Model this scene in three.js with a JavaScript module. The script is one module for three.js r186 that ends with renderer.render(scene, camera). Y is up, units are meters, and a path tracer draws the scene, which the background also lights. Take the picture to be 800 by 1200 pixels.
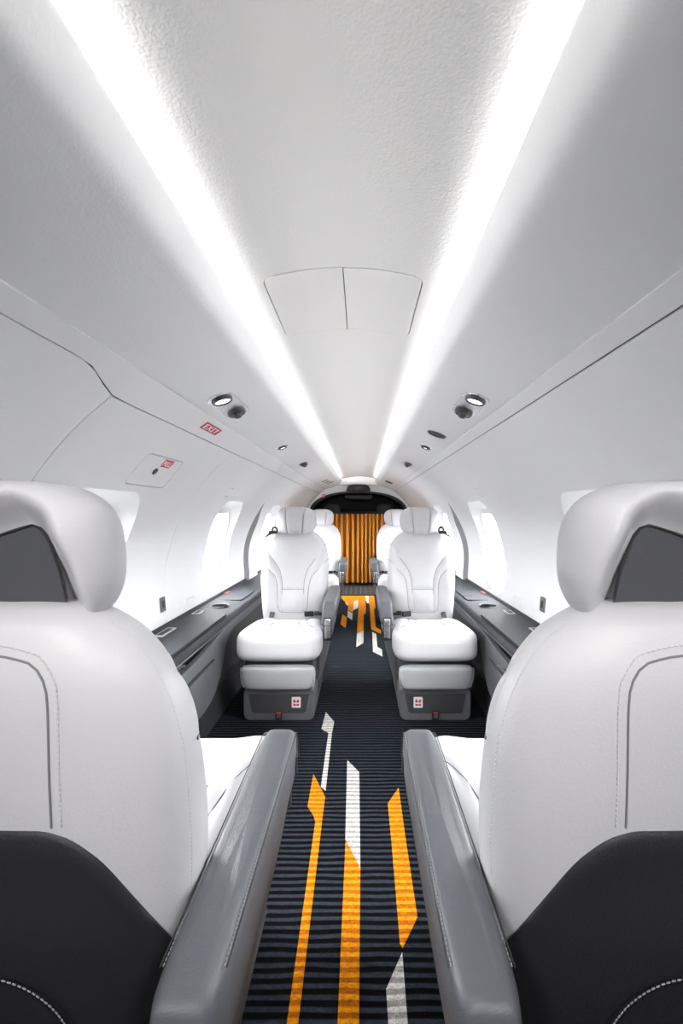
import * as THREE from 'three';
import { RoundedBoxGeometry } from 'three/addons/geometries/RoundedBoxGeometry.js';
import { mergeGeometries as mergeRaw } from 'three/addons/utils/BufferGeometryUtils.js';
import { RectAreaLightUniformsLib } from 'three/addons/lights/RectAreaLightUniformsLib.js';
import { Brush, Evaluator, SUBTRACTION } from 'three-bvh-csg';

// ------------------------------------------------------------------ camera, sky, exposure
RectAreaLightUniformsLib.init();
const scene = new THREE.Scene();
const FOCAL = 530;                                   // in pixels of the 800 x 1200 frame
const camera = new THREE.PerspectiveCamera(2 * Math.atan(600 / FOCAL) * 180 / Math.PI, 800 / 1200, 0.02, 60);
camera.position.set(0.04, 1.05, 0);
camera.setViewOffset(800, 1200, -23, -1, 800, 1200); // the lens is shifted: the cabin's vanishing point is at (423, 601)
const renderer = new THREE.WebGLRenderer({ antialias: true });
renderer.toneMapping = THREE.LinearToneMapping;
renderer.toneMappingExposure = 1.25;
renderer.shadowMap.enabled = true;
{ // even white overcast, and the darker grey apron below the horizon
  const w = 64, h = 64, d = new Float32Array(w * h * 4);
  for (let y = 0; y < h; y++) for (let x = 0; x < w; x++) d.set(y < h / 2 ? [0.15, 0.15, 0.15, 1] : [0.97, 0.985, 1.0, 1], (y * w + x) * 4);
  const t = new THREE.DataTexture(d, w, h, THREE.RGBAFormat, THREE.FloatType); t.mapping = THREE.EquirectangularReflectionMapping; t.magFilter = t.minFilter = THREE.LinearFilter; t.needsUpdate = true;
  scene.background = t; scene.backgroundIntensity = 36;
}
const COVE = 22, AFT_FILL = 4.0;                                     // light of the cove strips, and of the added unseen aft lamps

// ------------------------------------------------------------------ helpers
const flat = (g) => (g.index ? g.toNonIndexed() : g);
const mergeGeometries = (a) => mergeRaw(a.map(flat));
let seed = 7;
const rnd = () => { seed = (seed * 1664525 + 1013904223) >>> 0; return seed / 4294967296; };
const V = (x, y, z) => new THREE.Vector3(x, y, z);
const lerp = (a, b, t) => a + (b - a) * t;
const clamp = (x, a = 0, b = 1) => Math.min(b, Math.max(a, x));
const sstep = (a, b, x) => { const t = clamp((x - a) / (b - a)); return t * t * (3 - 2 * t); };
const used = {};
const numbered = (n) => { used[n] = (used[n] ?? -1) + 1; return used[n] ? `${n}_${String(used[n]).padStart(3, '0')}` : n; };
function mesh(name, geo, mat, parent) {
  const m = new THREE.Mesh(geo, mat); m.castShadow = m.receiveShadow = true;
  m.name = parent === scene ? numbered(name) : name; parent.add(m); return m;
}
function part(name, geo, mat, parent, label) { const m = mesh(name, geo, mat, parent); if (label) m.userData.label = label; return m; }
function tag(o, label, category, group) { o.userData.label = label; o.userData.category = category; if (group) o.userData.group = group; return o; }
function thing(name, label, category, pos = [0, 0, 0], group) {
  const g = new THREE.Group(); g.name = numbered(name); g.position.set(...pos); scene.add(g); return tag(g, label, category, group);
}
function structure(o, label) { o.userData.kind = 'structure'; o.userData.label = label; o.userData.category = 'room'; return o; }
function structGroup(name, label) { const g = new THREE.Group(); g.name = numbered(name); scene.add(g); return structure(g, label); }
// smooth interpolation through [x, value] pairs (monotone cubic)
function curveOf(pts) {
  const n = pts.length, d = [], m = [];
  for (let i = 0; i < n - 1; i++) d.push((pts[i + 1][1] - pts[i][1]) / (pts[i + 1][0] - pts[i][0]));
  for (let i = 0; i < n; i++) m.push(i === 0 ? d[0] : i === n - 1 ? d[n - 2] : d[i - 1] * d[i] <= 0 ? 0 : 2 * d[i - 1] * d[i] / (d[i - 1] + d[i]));
  return (x) => {
    if (x <= pts[0][0]) return pts[0][1]; if (x >= pts[n - 1][0]) return pts[n - 1][1];
    let i = 0; while (x > pts[i + 1][0]) i++;
    const h = pts[i + 1][0] - pts[i][0], t = (x - pts[i][0]) / h, t2 = t * t, t3 = t2 * t;
    return pts[i][1] * (2 * t3 - 3 * t2 + 1) + m[i] * h * (t3 - 2 * t2 + t) + pts[i + 1][1] * (-2 * t3 + 3 * t2) + m[i + 1] * h * (t3 - t2);
  };
}
function geoFrom(pos, uv, idx) {
  const g = new THREE.BufferGeometry();
  g.setAttribute('position', new THREE.Float32BufferAttribute(pos, 3)); g.setAttribute('uv', new THREE.Float32BufferAttribute(uv, 2));
  g.setIndex(idx); g.computeVertexNormals(); return g;
}
// f(i, j) -> [x, y, z, u, v] on an open grid
function grid(nu, nv, f, flip = false) {
  const pos = [], uv = [], idx = [];
  for (let i = 0; i <= nu; i++) for (let j = 0; j <= nv; j++) { const p = f(i / nu, j / nv); pos.push(p[0], p[1], p[2]); uv.push(p[3] ?? 0, p[4] ?? 0); }
  for (let i = 0; i < nu; i++) for (let j = 0; j < nv; j++) {
    const a = i * (nv + 1) + j, b = a + nv + 1;
    flip ? idx.push(a, b, a + 1, b, b + 1, a + 1) : idx.push(a, a + 1, b, b, a + 1, b + 1);
  }
  return geoFrom(pos, uv, idx);
}
// rings of points (closed loops of equal length) joined, ends closed with a fan
function loft(rings, cap = true) {
  const pos = [], uv = [], idx = [], n = rings[0].length, m = rings.length;
  rings.forEach((r, i) => { let s = 0; r.forEach((p, j) => { if (j) s += p.distanceTo(r[j - 1]); pos.push(p.x, p.y, p.z); uv.push(s, p.y + p.z * 0.5); }); });
  for (let i = 0; i < m - 1; i++) for (let j = 0; j < n; j++) {
    const a = i * n + j, b = i * n + (j + 1) % n, c = a + n, d = b + n; idx.push(a, b, c, b, d, c);
  }
  if (cap) for (const [i, fl] of [[0, 1], [m - 1, 0]]) {
    const c = new THREE.Vector3(); rings[i].forEach((p) => c.add(p)); c.divideScalar(n);
    const k = pos.length / 3; pos.push(c.x, c.y, c.z); uv.push(0, c.y);
    for (let j = 0; j < n; j++) { const a = i * n + j, b = i * n + (j + 1) % n; fl ? idx.push(k, b, a) : idx.push(k, a, b); }
  }
  return geoFrom(pos, uv, idx);
}
const sp = (c, e) => Math.sign(c) * Math.abs(c) ** e;
// pillow: rounded slab lying in the (a, b) plane, thickness along c. place(a, b, c) -> [x, y, z]
function pillow(hw, hh, ht, n, k, place, opt = {}) {
  const NT = opt.nt ?? 64, NR = opt.nr ?? 14, pos = [], uv = [], idx = [];
  const add = (a, b, c) => { const p = place(a, b, c); pos.push(...p); uv.push(a, b); return pos.length / 3 - 1; };
  const side = (s) => {
    const rows = [[]]; rows[0].push(add(0, 0, (s > 0 ? ht : -ht) + (opt.disp?.(0, 0, s) ?? 0)));
    for (let i = 1; i < NR + (s > 0 ? 1 : 0); i++) {
      const rho = Math.sin(Math.PI / 2 * i / NR), row = [];
      for (let j = 0; j < NT; j++) {
        const t = j / NT * 2 * Math.PI, a = hw * sp(Math.cos(t), 2 / n) * rho, b = hh * sp(Math.sin(t), 2 / n) * rho;
        row.push(add(a, b, s * ht * (1 - rho ** k) ** (1 / k) + (rho < 0.999 ? opt.disp?.(a, b, s) ?? 0 : 0)));
      }
      rows.push(row);
    }
    return rows;
  };
  const top = side(1), bot = side(-1); bot.push(top[NR]);
  for (const [rows, f] of [[top, 0], [bot, 1]]) {
    for (let j = 0; j < NT; j++) { const a = rows[0][0], b = rows[1][j], c = rows[1][(j + 1) % NT]; f ? idx.push(a, c, b) : idx.push(a, b, c); }
    for (let i = 1; i < NR; i++) for (let j = 0; j < NT; j++) {
      const a = rows[i][j], b = rows[i][(j + 1) % NT], c = rows[i + 1][j], d = rows[i + 1][(j + 1) % NT];
      f ? idx.push(a, b, c, b, d, c) : idx.push(a, c, b, b, c, d);
    }
  }
  const g = geoFrom(pos, uv, idx); if (opt.flip) { const ix = g.index.array; for (let i = 0; i < ix.length; i += 3) { const q = ix[i]; ix[i] = ix[i + 1]; ix[i + 1] = q; } g.computeVertexNormals(); } return g;
}
const tube = (pts, r, closed = false, seg = 6) => new THREE.TubeGeometry(new THREE.CatmullRomCurve3(pts.map((p) => Array.isArray(p) ? V(...p) : p), closed, 'catmullrom', 0.3), Math.max(8, pts.length * 3), r, seg, closed);
// short thread stitches along a path, joined into one mesh
function stitches(pts, pitch, len, r) {
  const c = new THREE.CatmullRomCurve3(pts.map((p) => Array.isArray(p) ? V(...p) : p), false, 'catmullrom', 0.3), L = c.getLength(), n = Math.floor(L / pitch), out = [];
  const up = V(0, 1, 0), q = new THREE.Quaternion(), base = new THREE.CapsuleGeometry(r, len, 2, 5);
  for (let i = 0; i < n; i++) {
    const t = (i + 0.5) / n, p = c.getPointAt(t), d = c.getTangentAt(t); q.setFromUnitVectors(up, d);
    out.push(base.clone().applyMatrix4(new THREE.Matrix4().compose(p, q, V(1, 1, 1))));
  }
  return mergeGeometries(out);
}
const rbox = (w, h, d, r = 0.005, s = 3) => new RoundedBoxGeometry(w, h, d, s, Math.min(r, w / 2.01, h / 2.01, d / 2.01));
const at = (g, x, y, z) => g.translate(x, y, z);
function rrect(w, h, r, cx = 0, cy = 0, S = THREE.Shape) {
  const s = new S(), x = cx - w / 2, y = cy - h / 2;
  s.moveTo(x + r, y); s.lineTo(x + w - r, y); s.absarc(x + w - r, y + r, r, -Math.PI / 2, 0); s.lineTo(x + w, y + h - r); s.absarc(x + w - r, y + h - r, r, 0, Math.PI / 2);
  s.lineTo(x + r, y + h); s.absarc(x + r, y + h - r, r, Math.PI / 2, Math.PI); s.lineTo(x, y + r); s.absarc(x + r, y + r, r, Math.PI, 1.5 * Math.PI); return s;
}
const extrude = (shape, depth, bevel = 0) => new THREE.ExtrudeGeometry(shape, { depth, bevelEnabled: bevel > 0, bevelSize: bevel, bevelThickness: bevel, bevelSegments: 3, curveSegments: 14 });
const poly = (pts) => new THREE.Shape(pts.map((p) => new THREE.Vector2(p[0], p[1])));
// profile of (x, y) points swept straight along z, from depth d0 to d1 (depth = -z); mirrored when s = -1
function sweep(pts, d0, d1, s = 1) {
  const g = extrude(poly(pts.map((p) => [p[0] * s, p[1]])), d1 - d0); g.translate(0, 0, -d1); return g;
}
const evaluator = new Evaluator(); evaluator.useGroups = false;
function cut(geo, ...cutters) {
  let b = new Brush(geo.index ? geo : geo.clone()); b.updateMatrixWorld();
  for (const c of cutters) { const k = new Brush(c); k.updateMatrixWorld(); b = evaluator.evaluate(b, k, SUBTRACTION); }
  const g = b.geometry; g.clearGroups(); return g;
}

// ------------------------------------------------------------------ procedural textures
function noiseField(n, cells) {                       // tileable value noise
  const g = Float32Array.from({ length: cells * cells }, rnd), out = new Float32Array(n * n);
  for (let y = 0; y < n; y++) for (let x = 0; x < n; x++) {
    const fx = x / n * cells, fy = y / n * cells, x0 = Math.floor(fx), y0 = Math.floor(fy), u = sstep(0, 1, fx - x0), v = sstep(0, 1, fy - y0);
    const a = (i, j) => g[((y0 + j) % cells) * cells + (x0 + i) % cells];
    out[y * n + x] = lerp(lerp(a(0, 0), a(1, 0), u), lerp(a(0, 1), a(1, 1), u), v);
  }
  return out;
}
function dataTexture(w, h, f, srgb, rep) {
  const d = new Uint8Array(w * h * 4);
  for (let y = 0; y < h; y++) for (let x = 0; x < w; x++) { const c = f(x, y), k = (y * w + x) * 4; d[k] = c[0]; d[k + 1] = c[1]; d[k + 2] = c[2]; d[k + 3] = 255; }
  const t = new THREE.DataTexture(d, w, h); t.wrapS = t.wrapT = THREE.RepeatWrapping; t.magFilter = THREE.LinearFilter; t.minFilter = THREE.LinearMipmapLinearFilter; t.generateMipmaps = true;
  if (srgb) t.colorSpace = THREE.SRGBColorSpace; if (rep) t.repeat.set(...rep); t.needsUpdate = true; return t;
}
const nA = noiseField(256, 64), nB = noiseField(256, 24), nC = noiseField(256, 8), nD = noiseField(256, 128);
const grainMap = (rep) => dataTexture(256, 256, (x, y) => { const k = y * 256 + x, v = 255 * (0.5 * nA[k] + 0.3 * nB[k] + 0.2 * nD[k]); return [v, v, v]; }, false, [rep, rep]);
const grain = grainMap(6), grainFine = grainMap(11);
// carpet: dark ribs across the aisle; one tile is 0.52 m across and 1.04 m along (40 ribs)
const RIBS = 44, TW = 256, TH = 1024, wob = noiseField(256, 6), fib = Float32Array.from({ length: TW * TH }, rnd);
function ribTexture(lo, hi) {
  return dataTexture(TW, TH, (x, y) => {
    const w = (wob[(y % 256) * 256 + x] - 0.5) * 0.22, p = ((y / TH * RIBS + w) % 1 + 1) % 1, s = sstep(0.08, 0.24, p) * (1 - sstep(0.56, 0.72, p));
    const f = 0.72 + 0.56 * (0.6 * fib[y * TW + x] + 0.4 * nA[(y % 256) * 256 + x]);
    return [0, 1, 2].map((i) => clamp(lerp(lo[i], hi[i], s) * f, 0, 255));
  }, true, [1 / 0.52, 1 / 1.04]);
}
const ribBump = dataTexture(TW, TH, (x, y) => { const w = (wob[(y % 256) * 256 + x] - 0.5) * 0.22, p = ((y / TH * RIBS + w) % 1 + 1) % 1, s = sstep(0.06, 0.26, p) * (1 - sstep(0.54, 0.74, p)), v = 200 * s + 50 * fib[y * TW + x]; return [v, v, v]; }, false, [1 / 0.52, 1 / 1.04]);

// ------------------------------------------------------------------ materials
const mat = (c, rough, o = {}) => new THREE.MeshPhysicalMaterial({ color: c, roughness: rough, ...o });
const lin = (r, g, b) => new THREE.Color().setRGB(r, g, b);
const M = {
  wall: mat(lin(0.85, 0.855, 0.868), 0.55, { bumpMap: grain, bumpScale: 0.0003 }),
  ceiling: mat(lin(0.70, 0.695, 0.69), 0.6, { bumpMap: grain, bumpScale: 0.0006 }),
  seal: mat(lin(0.03, 0.03, 0.032), 0.8),
  leather: mat(lin(0.61, 0.605, 0.625), 0.45, { bumpMap: grainFine, bumpScale: 0.00025 }),
  greyLeather: mat(lin(0.105, 0.11, 0.126), 0.48, { bumpMap: grainFine, bumpScale: 0.0003 }),
  paleGrey: mat(lin(0.46, 0.465, 0.48), 0.6, { bumpMap: grainFine, bumpScale: 0.0004 }),
  shell: mat(lin(0.022, 0.0225, 0.026), 0.5, { bumpMap: grainFine, bumpScale: 0.0004 }),
  suede: mat(lin(0.058, 0.060, 0.070), 0.8, { bumpMap: grainFine, bumpScale: 0.0004 }),
  base: mat(lin(0.12, 0.122, 0.13), 0.55, { bumpMap: grainFine, bumpScale: 0.0002 }),
  baseDark: mat(lin(0.045, 0.045, 0.048), 0.6, { bumpMap: grainFine, bumpScale: 0.0002 }),
  ledge: mat(lin(0.036, 0.038, 0.045), 0.7, { bumpMap: grainFine, bumpScale: 0.0002, specularIntensity: 0.6 }),
  panel: mat(lin(0.135, 0.14, 0.155), 0.55, { bumpMap: grainFine, bumpScale: 0.0003 }),
  black: mat(lin(0.010, 0.010, 0.011), 0.55),
  seam: mat(lin(0.20, 0.20, 0.21), 0.8),
  thread: mat(lin(0.62, 0.62, 0.63), 0.8),
  threadGrey: mat(lin(0.30, 0.31, 0.34), 0.8),
  metal: mat(lin(0.72, 0.72, 0.74), 0.22, { metalness: 1 }),
  darkMetal: mat(lin(0.07, 0.07, 0.075), 0.3, { metalness: 0.8 }),
  red: mat(lin(0.55, 0.02, 0.03), 0.5), redTag: mat(lin(0.75, 0.06, 0.06), 0.5),
  white: mat(lin(0.85, 0.85, 0.85), 0.5), greyInk: mat(lin(0.35, 0.35, 0.36), 0.7),
  carpet: mat(lin(1, 1, 1), 0.95, { specularIntensity: 0.2, map: ribTexture([8, 9, 12], [50, 56, 65]), bumpMap: ribBump, bumpScale: 0.003 }),
  carpetOrange: mat(lin(1, 1, 1), 0.95, { specularIntensity: 0.2, map: ribTexture([188, 104, 14], [246, 152, 24]), bumpMap: ribBump, bumpScale: 0.002 }),
  carpetWhite: mat(lin(1, 1, 1), 0.95, { specularIntensity: 0.2, map: ribTexture([168, 166, 160], [228, 226, 220]), bumpMap: ribBump, bumpScale: 0.002 }),
  curtain: mat(lin(0.60, 0.23, 0.010), 0.85, { transmission: 0.15, thickness: 0, bumpMap: grain, bumpScale: 0.0004 }),
  glass: mat(lin(1, 1, 1), 0.02, { transmission: 1, thickness: 0, ior: 1.45 }),
  led: mat(lin(1, 1, 1), 0.5, { emissive: lin(1, 0.985, 0.96), emissiveIntensity: 6 }),
  lampGlow: mat(lin(1, 1, 1), 0.5, { emissive: lin(1, 0.98, 0.95), emissiveIntensity: 4 }),
  edgeGrey: mat(lin(0.28, 0.28, 0.29), 0.7),
  rubber: mat(lin(0.014, 0.015, 0.017), 0.6),
  cockpit: mat(lin(0.018, 0.017, 0.017), 0.5), cockpitGrey: mat(lin(0.055, 0.055, 0.06), 0.6),
};

// ------------------------------------------------------------------ the cabin's cross section
const YC = 0.685, A = 0.895, B = 0.84, AFT = -1.7, FWD = 6.7;
const wallX = (y) => { const yy = Math.max(y, 0.58); return A * Math.sqrt(Math.max(0, 1 - ((yy - YC) / B) ** 2)); };
const wallN = (y) => { if (y < 0.58) return [1, 0]; const nx = wallX(y) / (A * A), ny = (y - YC) / (B * B), l = Math.hypot(nx, ny); return [nx / l, ny / l]; };
// a curved wall panel between depths d0, d1 and heights y0, yTop(d); thickness outwards
function wallPanel(s, d0, d1, y0, yTop, thick = 0.06, nd = 24, ny = 30, back = 0) {
  const yt = typeof yTop === 'function' ? yTop : () => yTop, yb = typeof y0 === 'function' ? y0 : () => y0;
  const P = (i, j, o) => { const d = lerp(d0, d1, i), y = lerp(yb(d), yt(d), j), n = wallN(y); return V(s * (wallX(y) + n[0] * (o + back)), y + n[1] * (o + back), -d); };
  const pos = [], uv = [], idx = [], id = (o, i, j) => o * (nd + 1) * (ny + 1) + i * (ny + 1) + j;
  for (const o of [0, thick]) for (let i = 0; i <= nd; i++) for (let j = 0; j <= ny; j++) { const p = P(i / nd, j / ny, o); pos.push(p.x, p.y, p.z); uv.push(-p.z, p.y * 1.15); }
  const q = (a, b, c, d, f) => (f ? idx.push(a, b, c, b, d, c) : idx.push(a, c, b, b, c, d));
  const f = s > 0;
  for (let i = 0; i < nd; i++) for (let j = 0; j < ny; j++) { q(id(0, i, j), id(0, i + 1, j), id(0, i, j + 1), id(0, i + 1, j + 1), !f); q(id(1, i, j), id(1, i + 1, j), id(1, i, j + 1), id(1, i + 1, j + 1), f); }
  for (let i = 0; i < nd; i++) { q(id(0, i, 0), id(0, i + 1, 0), id(1, i, 0), id(1, i + 1, 0), f); q(id(0, i, ny), id(0, i + 1, ny), id(1, i, ny), id(1, i + 1, ny), !f); }
  for (let j = 0; j < ny; j++) { q(id(0, 0, j), id(0, 0, j + 1), id(1, 0, j), id(1, 0, j + 1), !f); q(id(0, nd, j), id(0, nd, j + 1), id(1, nd, j), id(1, nd, j + 1), f); }
  const g = geoFrom(pos, uv, idx);
  return creased(g);
}
function creased(g) {                                 // flat rims, smooth faces: split normals by angle
  const n = flat(g), p = n.attributes.position, fn = [], map = new Map(), k = (i) => `${Math.round(p.getX(i) * 1e5)},${Math.round(p.getY(i) * 1e5)},${Math.round(p.getZ(i) * 1e5)}`;
  const a = V(0, 0, 0), b = V(0, 0, 0), c = V(0, 0, 0);
  for (let i = 0; i < p.count; i += 3) { a.fromBufferAttribute(p, i); b.fromBufferAttribute(p, i + 1); c.fromBufferAttribute(p, i + 2); const m = b.clone().sub(a).cross(c.clone().sub(a)); fn.push(m); for (let j = 0; j < 3; j++) { const key = k(i + j); (map.get(key) ?? map.set(key, []).get(key)).push(i / 3); } }
  const out = new Float32Array(p.count * 3), un = fn.map((m) => m.clone().normalize());
  for (let i = 0; i < p.count; i++) { const t = (i / 3) | 0, s = V(0, 0, 0); for (const o of map.get(k(i))) if (un[o].dot(un[t]) > 0.7) s.add(fn[o]); s.normalize(); out[i * 3] = s.x; out[i * 3 + 1] = s.y; out[i * 3 + 2] = s.z; }
  n.setAttribute('normal', new THREE.BufferAttribute(out, 3)); return n;
}
// frame on the wall at (depth, height): columns forward, up along the wall, outwards
function wallFrame(s, d, y, out = 0) {
  const n = wallN(y), N = V(s * n[0], n[1], 0), F = V(0, 0, -1), U = V(-s * n[1], n[0], 0);
  const m = new THREE.Matrix4().makeBasis(s > 0 ? F : F.clone().negate(), U, s > 0 ? N.clone() : N.clone());
  m.setPosition(s * (wallX(y) + n[0] * out), y + n[1] * out, -d); return m;          // local x along the cabin, y up, z out of the cabin
}
const ringPts = (w, h, r, z) => rrect(w, h, r).getSpacedPoints(96).slice(0, 96).map((p) => V(p.x, p.y, z));
const WIN_D = [1.47, 2.92, 4.37, 5.82], WIN_Y = 0.85;  // the last pair stands hidden behind seats, added to light the curtain
function windowCutter(s, d) {
  const g = loft([[0.68, 0.66, 0.19, -0.10], [0.51, 0.51, 0.14, -0.012], [0.43, 0.45, 0.10, 0.028], [0.40, 0.425, 0.09, 0.03], [0.40, 0.425, 0.09, 0.16]].map(([w, h, r, z]) => ringPts(w, h, r, z)));
  return creased(g).applyMatrix4(wallFrame(s, d, WIN_Y));
}
const prism = (w, h, r, z0, z1) => extrude(rrect(w, h, r), z1 - z0).translate(0, 0, z0);
function ringGroove(s, d, y, w, h, g = 0.004, depth = 0.006, r = 0.012) {             // a thin groove round a cover
  const o = rrect(w, h, r); o.holes.push(rrect(w - 2 * g, h - 2 * g, Math.max(0.002, r - g), 0, 0, THREE.Path));
  return extrude(o, depth + 0.03).translate(0, 0, -0.03).applyMatrix4(wallFrame(s, d, y));
}

// walls -------------------------------------------------------------
const line1 = 1.3905, line2R = 1.3635, GAP = 0.0012;
const line2L = (d) => lerp(1.3635, 1.334, sstep(0.92, 1.13, d));
const wallL = structGroup('wall_left', 'white curved cabin side wall with the emergency exit');
const wallR = structGroup('wall_right', 'white curved cabin side wall without an exit');
const DOOR0 = 1.1, DOOR1 = 2.15;
part('wall_panel', wallPanel(-1, AFT, DOOR0 - GAP, 0, (d) => line2L(d) - 0.0003, 0.06, 48), M.wall, wallL);
part('wall_panel', cut(wallPanel(-1, DOOR1 + GAP, FWD, 0, (d) => 1.334 - GAP), windowCutter(-1, WIN_D[1]), windowCutter(-1, WIN_D[2]), windowCutter(-1, WIN_D[3]), ringGroove(-1, 2.64, 1.17, 0.085, 0.062, 0.003), ringGroove(-1, 2.46, 0.555, 0.12, 0.07, 0.003)), M.wall, wallL);
part('valance_strip', wallPanel(-1, AFT, FWD, (d) => line2L(d) + GAP, line1 - GAP, 0.05, 120, 6), M.wall, wallL);
part('wall_panel', cut(wallPanel(1, AFT, FWD, 0, line2R - GAP), ...WIN_D.map((d) => windowCutter(1, d)), ringGroove(1, 2.66, 1.17, 0.085, 0.062, 0.003), ringGroove(1, 2.46, 0.555, 0.12, 0.07, 0.003)), M.wall, wallR);
part('valance_strip', wallPanel(1, AFT, FWD, line2R + GAP, line1 - GAP, 0.05, 8, 6), M.wall, wallR);
part('seam_seal', wallPanel(-1, AFT, FWD, (d) => line2L(d) - 0.012, (d) => line2L(d) + 0.012, 0.03, 120, 3, 0.006), M.seal, wallL);
part('seam_seal', wallPanel(-1, DOOR0 - 0.015, DOOR0 + 0.015, 0, 1.35, 0.03, 2, 30, 0.006), M.seal, wallL);
part('seam_seal', wallPanel(-1, DOOR1 - 0.015, DOOR1 + 0.015, 0, 1.33, 0.03, 2, 30, 0.006), M.seal, wallL);
part('seam_seal', wallPanel(1, AFT, FWD, line2R - 0.012, line2R + 0.012, 0.03, 4, 3, 0.006), M.seal, wallR);
for (const [s, w] of [[-1, wallL], [1, wallR]]) part('seam_seal', wallPanel(s, AFT, FWD, line1 - 0.012, line1 + 0.014, 0.03, 4, 3, 0.006), M.seal, w);
// emergency exit
const door = structGroup('door_1', 'white emergency exit panel with pull handle cover, around a window');
const COV = [1.65, 1.2];
part('door_panel', cut(wallPanel(-1, DOOR0 + GAP, DOOR1 - GAP, 0, (d) => line2L(d) - GAP, 0.06, 40), windowCutter(-1, WIN_D[0]), prism(0.30, 0.135, 0.022, -0.03, 0.012).applyMatrix4(wallFrame(-1, ...COV))), M.wall, door);
const cover = part('handle_cover', cut(wallPanel(-1, COV[0] - 0.16, COV[0] + 0.16, 1.1, 1.3, 0.009, 4, 16, 0.0005), (() => { const o = rrect(0.6, 0.5, 0.02); o.holes.push(rrect(0.292, 0.127, 0.019, 0, 0, THREE.Path)); return extrude(o, 0.2).translate(0, 0, -0.1).applyMatrix4(wallFrame(-1, ...COV)); })()), M.wall, door, 'white pull cover with finger hole');
part('finger_hole', new THREE.CylinderGeometry(0.013, 0.013, 0.004, 28).rotateX(Math.PI / 2).applyMatrix4(wallFrame(-1, COV[0] - 0.01, COV[1] + 0.000)), M.black, cover, 'black round finger hole');
function textSign(w, h, text, fg, bg, border) {
  const c = document.createElement('canvas'); c.width = 512; c.height = Math.round(512 * h / w); const x = c.getContext('2d');
  x.fillStyle = bg; x.fillRect(0, 0, c.width, c.height); if (border) { x.strokeStyle = border; x.lineWidth = 12; x.strokeRect(6, 6, c.width - 12, c.height - 12); }
  x.fillStyle = fg; x.font = `bold ${Math.round(c.height * 0.92)}px sans-serif`; x.textAlign = 'center'; x.textBaseline = 'middle'; x.save(); x.translate(256, c.height * 0.53); x.scale(440 / Math.max(1, x.measureText(text).width), 1); x.fillText(text, 0, 0); x.restore();
  const t = new THREE.CanvasTexture(c); t.colorSpace = THREE.SRGBColorSpace; return mat(lin(1, 1, 1), 0.5, { map: t });
}
const flatPlate = (w, h) => new THREE.PlaneGeometry(w, h).rotateY(Math.PI);
part('pull_label', flatPlate(0.075, 0.034).applyMatrix4(wallFrame(-1, COV[0] + 0.03, COV[1] + 0.032, -0.0012)), textSign(0.075, 0.034, 'PULL', '#ffffff', '#b3202a'), cover, 'red PULL label');
const exitSign = tag(mesh('exit_placard', flatPlate(0.17, 0.036).applyMatrix4(wallFrame(-1, 1.70, 1.3665, -0.0015)), textSign(0.17, 0.036, 'EXIT', '#f2eded', '#b23a42', '#b23a42'), scene), 'red and white EXIT placard on the valance above the emergency exit', 'sign');

// windows: pane and frame in each opening, daylight from the overcast sky behind
let wn = 0;
for (const s of [-1, 1]) for (const d of WIN_D) {
  const g = new THREE.Group(); g.name = `window_${++wn}`; scene.add(g);
  structure(g, s < 0 ? ['cabin window inside the emergency exit panel', 'cabin window between emergency exit and slim wall pillar', 'cabin window beyond the slim pillar on the exit side', 'added hidden foremost window on the exit side, lights the curtain'][WIN_D.indexOf(d)] : ['cabin window across the aisle from the emergency exit', 'rounded bright cabin window on the wall without exit', 'cabin window beyond the slim pillar, wall without exit', 'added hidden foremost window on the wall without exit, lights the curtain'][WIN_D.indexOf(d)]);
  const fr = wallFrame(s, d, WIN_Y);
  part('pane', new THREE.BoxGeometry(0.40, 0.425, 0.004).translate(0, 0, 0.046).applyMatrix4(fr), M.glass, g);
  const ring = rrect(0.428, 0.448, 0.098); ring.holes.push(rrect(0.385, 0.406, 0.082, 0, 0, THREE.Path));
  part('window_frame', extrude(ring, 0.006, 0.002).translate(0, 0, 0.026).applyMatrix4(fr), M.wall, g);
  part('shade_housing', rbox(0.20, 0.022, 0.02, 0.008).translate(0, 0.203, 0.026).applyMatrix4(fr), M.wall, g);
}

// overhead panels with the cove lips --------------------------------
const LIP = [0.246, 1.518], SOFT = [0.277, 1.474], OUT = [0.4935, 1.3935];
for (const s of [-1, 1]) {
  const g = structGroup('trim', s < 0 ? 'white overhead panel with light cove on the emergency exit side' : 'white overhead panel with light cove on the side without exit');
  g.name = s < 0 ? 'trim_1' : 'trim_2';
  const pts = [[LIP[0] - 0.001, LIP[1] + 0.003], LIP, [0.2655, 1.4905]];
  for (let i = 0; i <= 6; i++) { const t = i / 6; pts.push([lerp(lerp(0.2675, SOFT[0], t), lerp(SOFT[0], 0.296, t), t), lerp(lerp(1.4875, SOFT[1], t), lerp(SOFT[1], 1.4670, t), t)]); }
  for (let i = 1; i <= 8; i++) { const t = i / 8; pts.push([lerp(0.296, OUT[0], t), lerp(1.467, OUT[1], t) - 0.004 * Math.sin(Math.PI * t)]); }
  pts.push([0.512, 1.41], [0.37, 1.553], [0.328, 1.556], [0.325, 1.512], [0.256, 1.5165], [0.252, 1.521]);
  part('overhead_panel', creased(sweep(pts, AFT, FWD, s)), M.wall, g);
}
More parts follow.
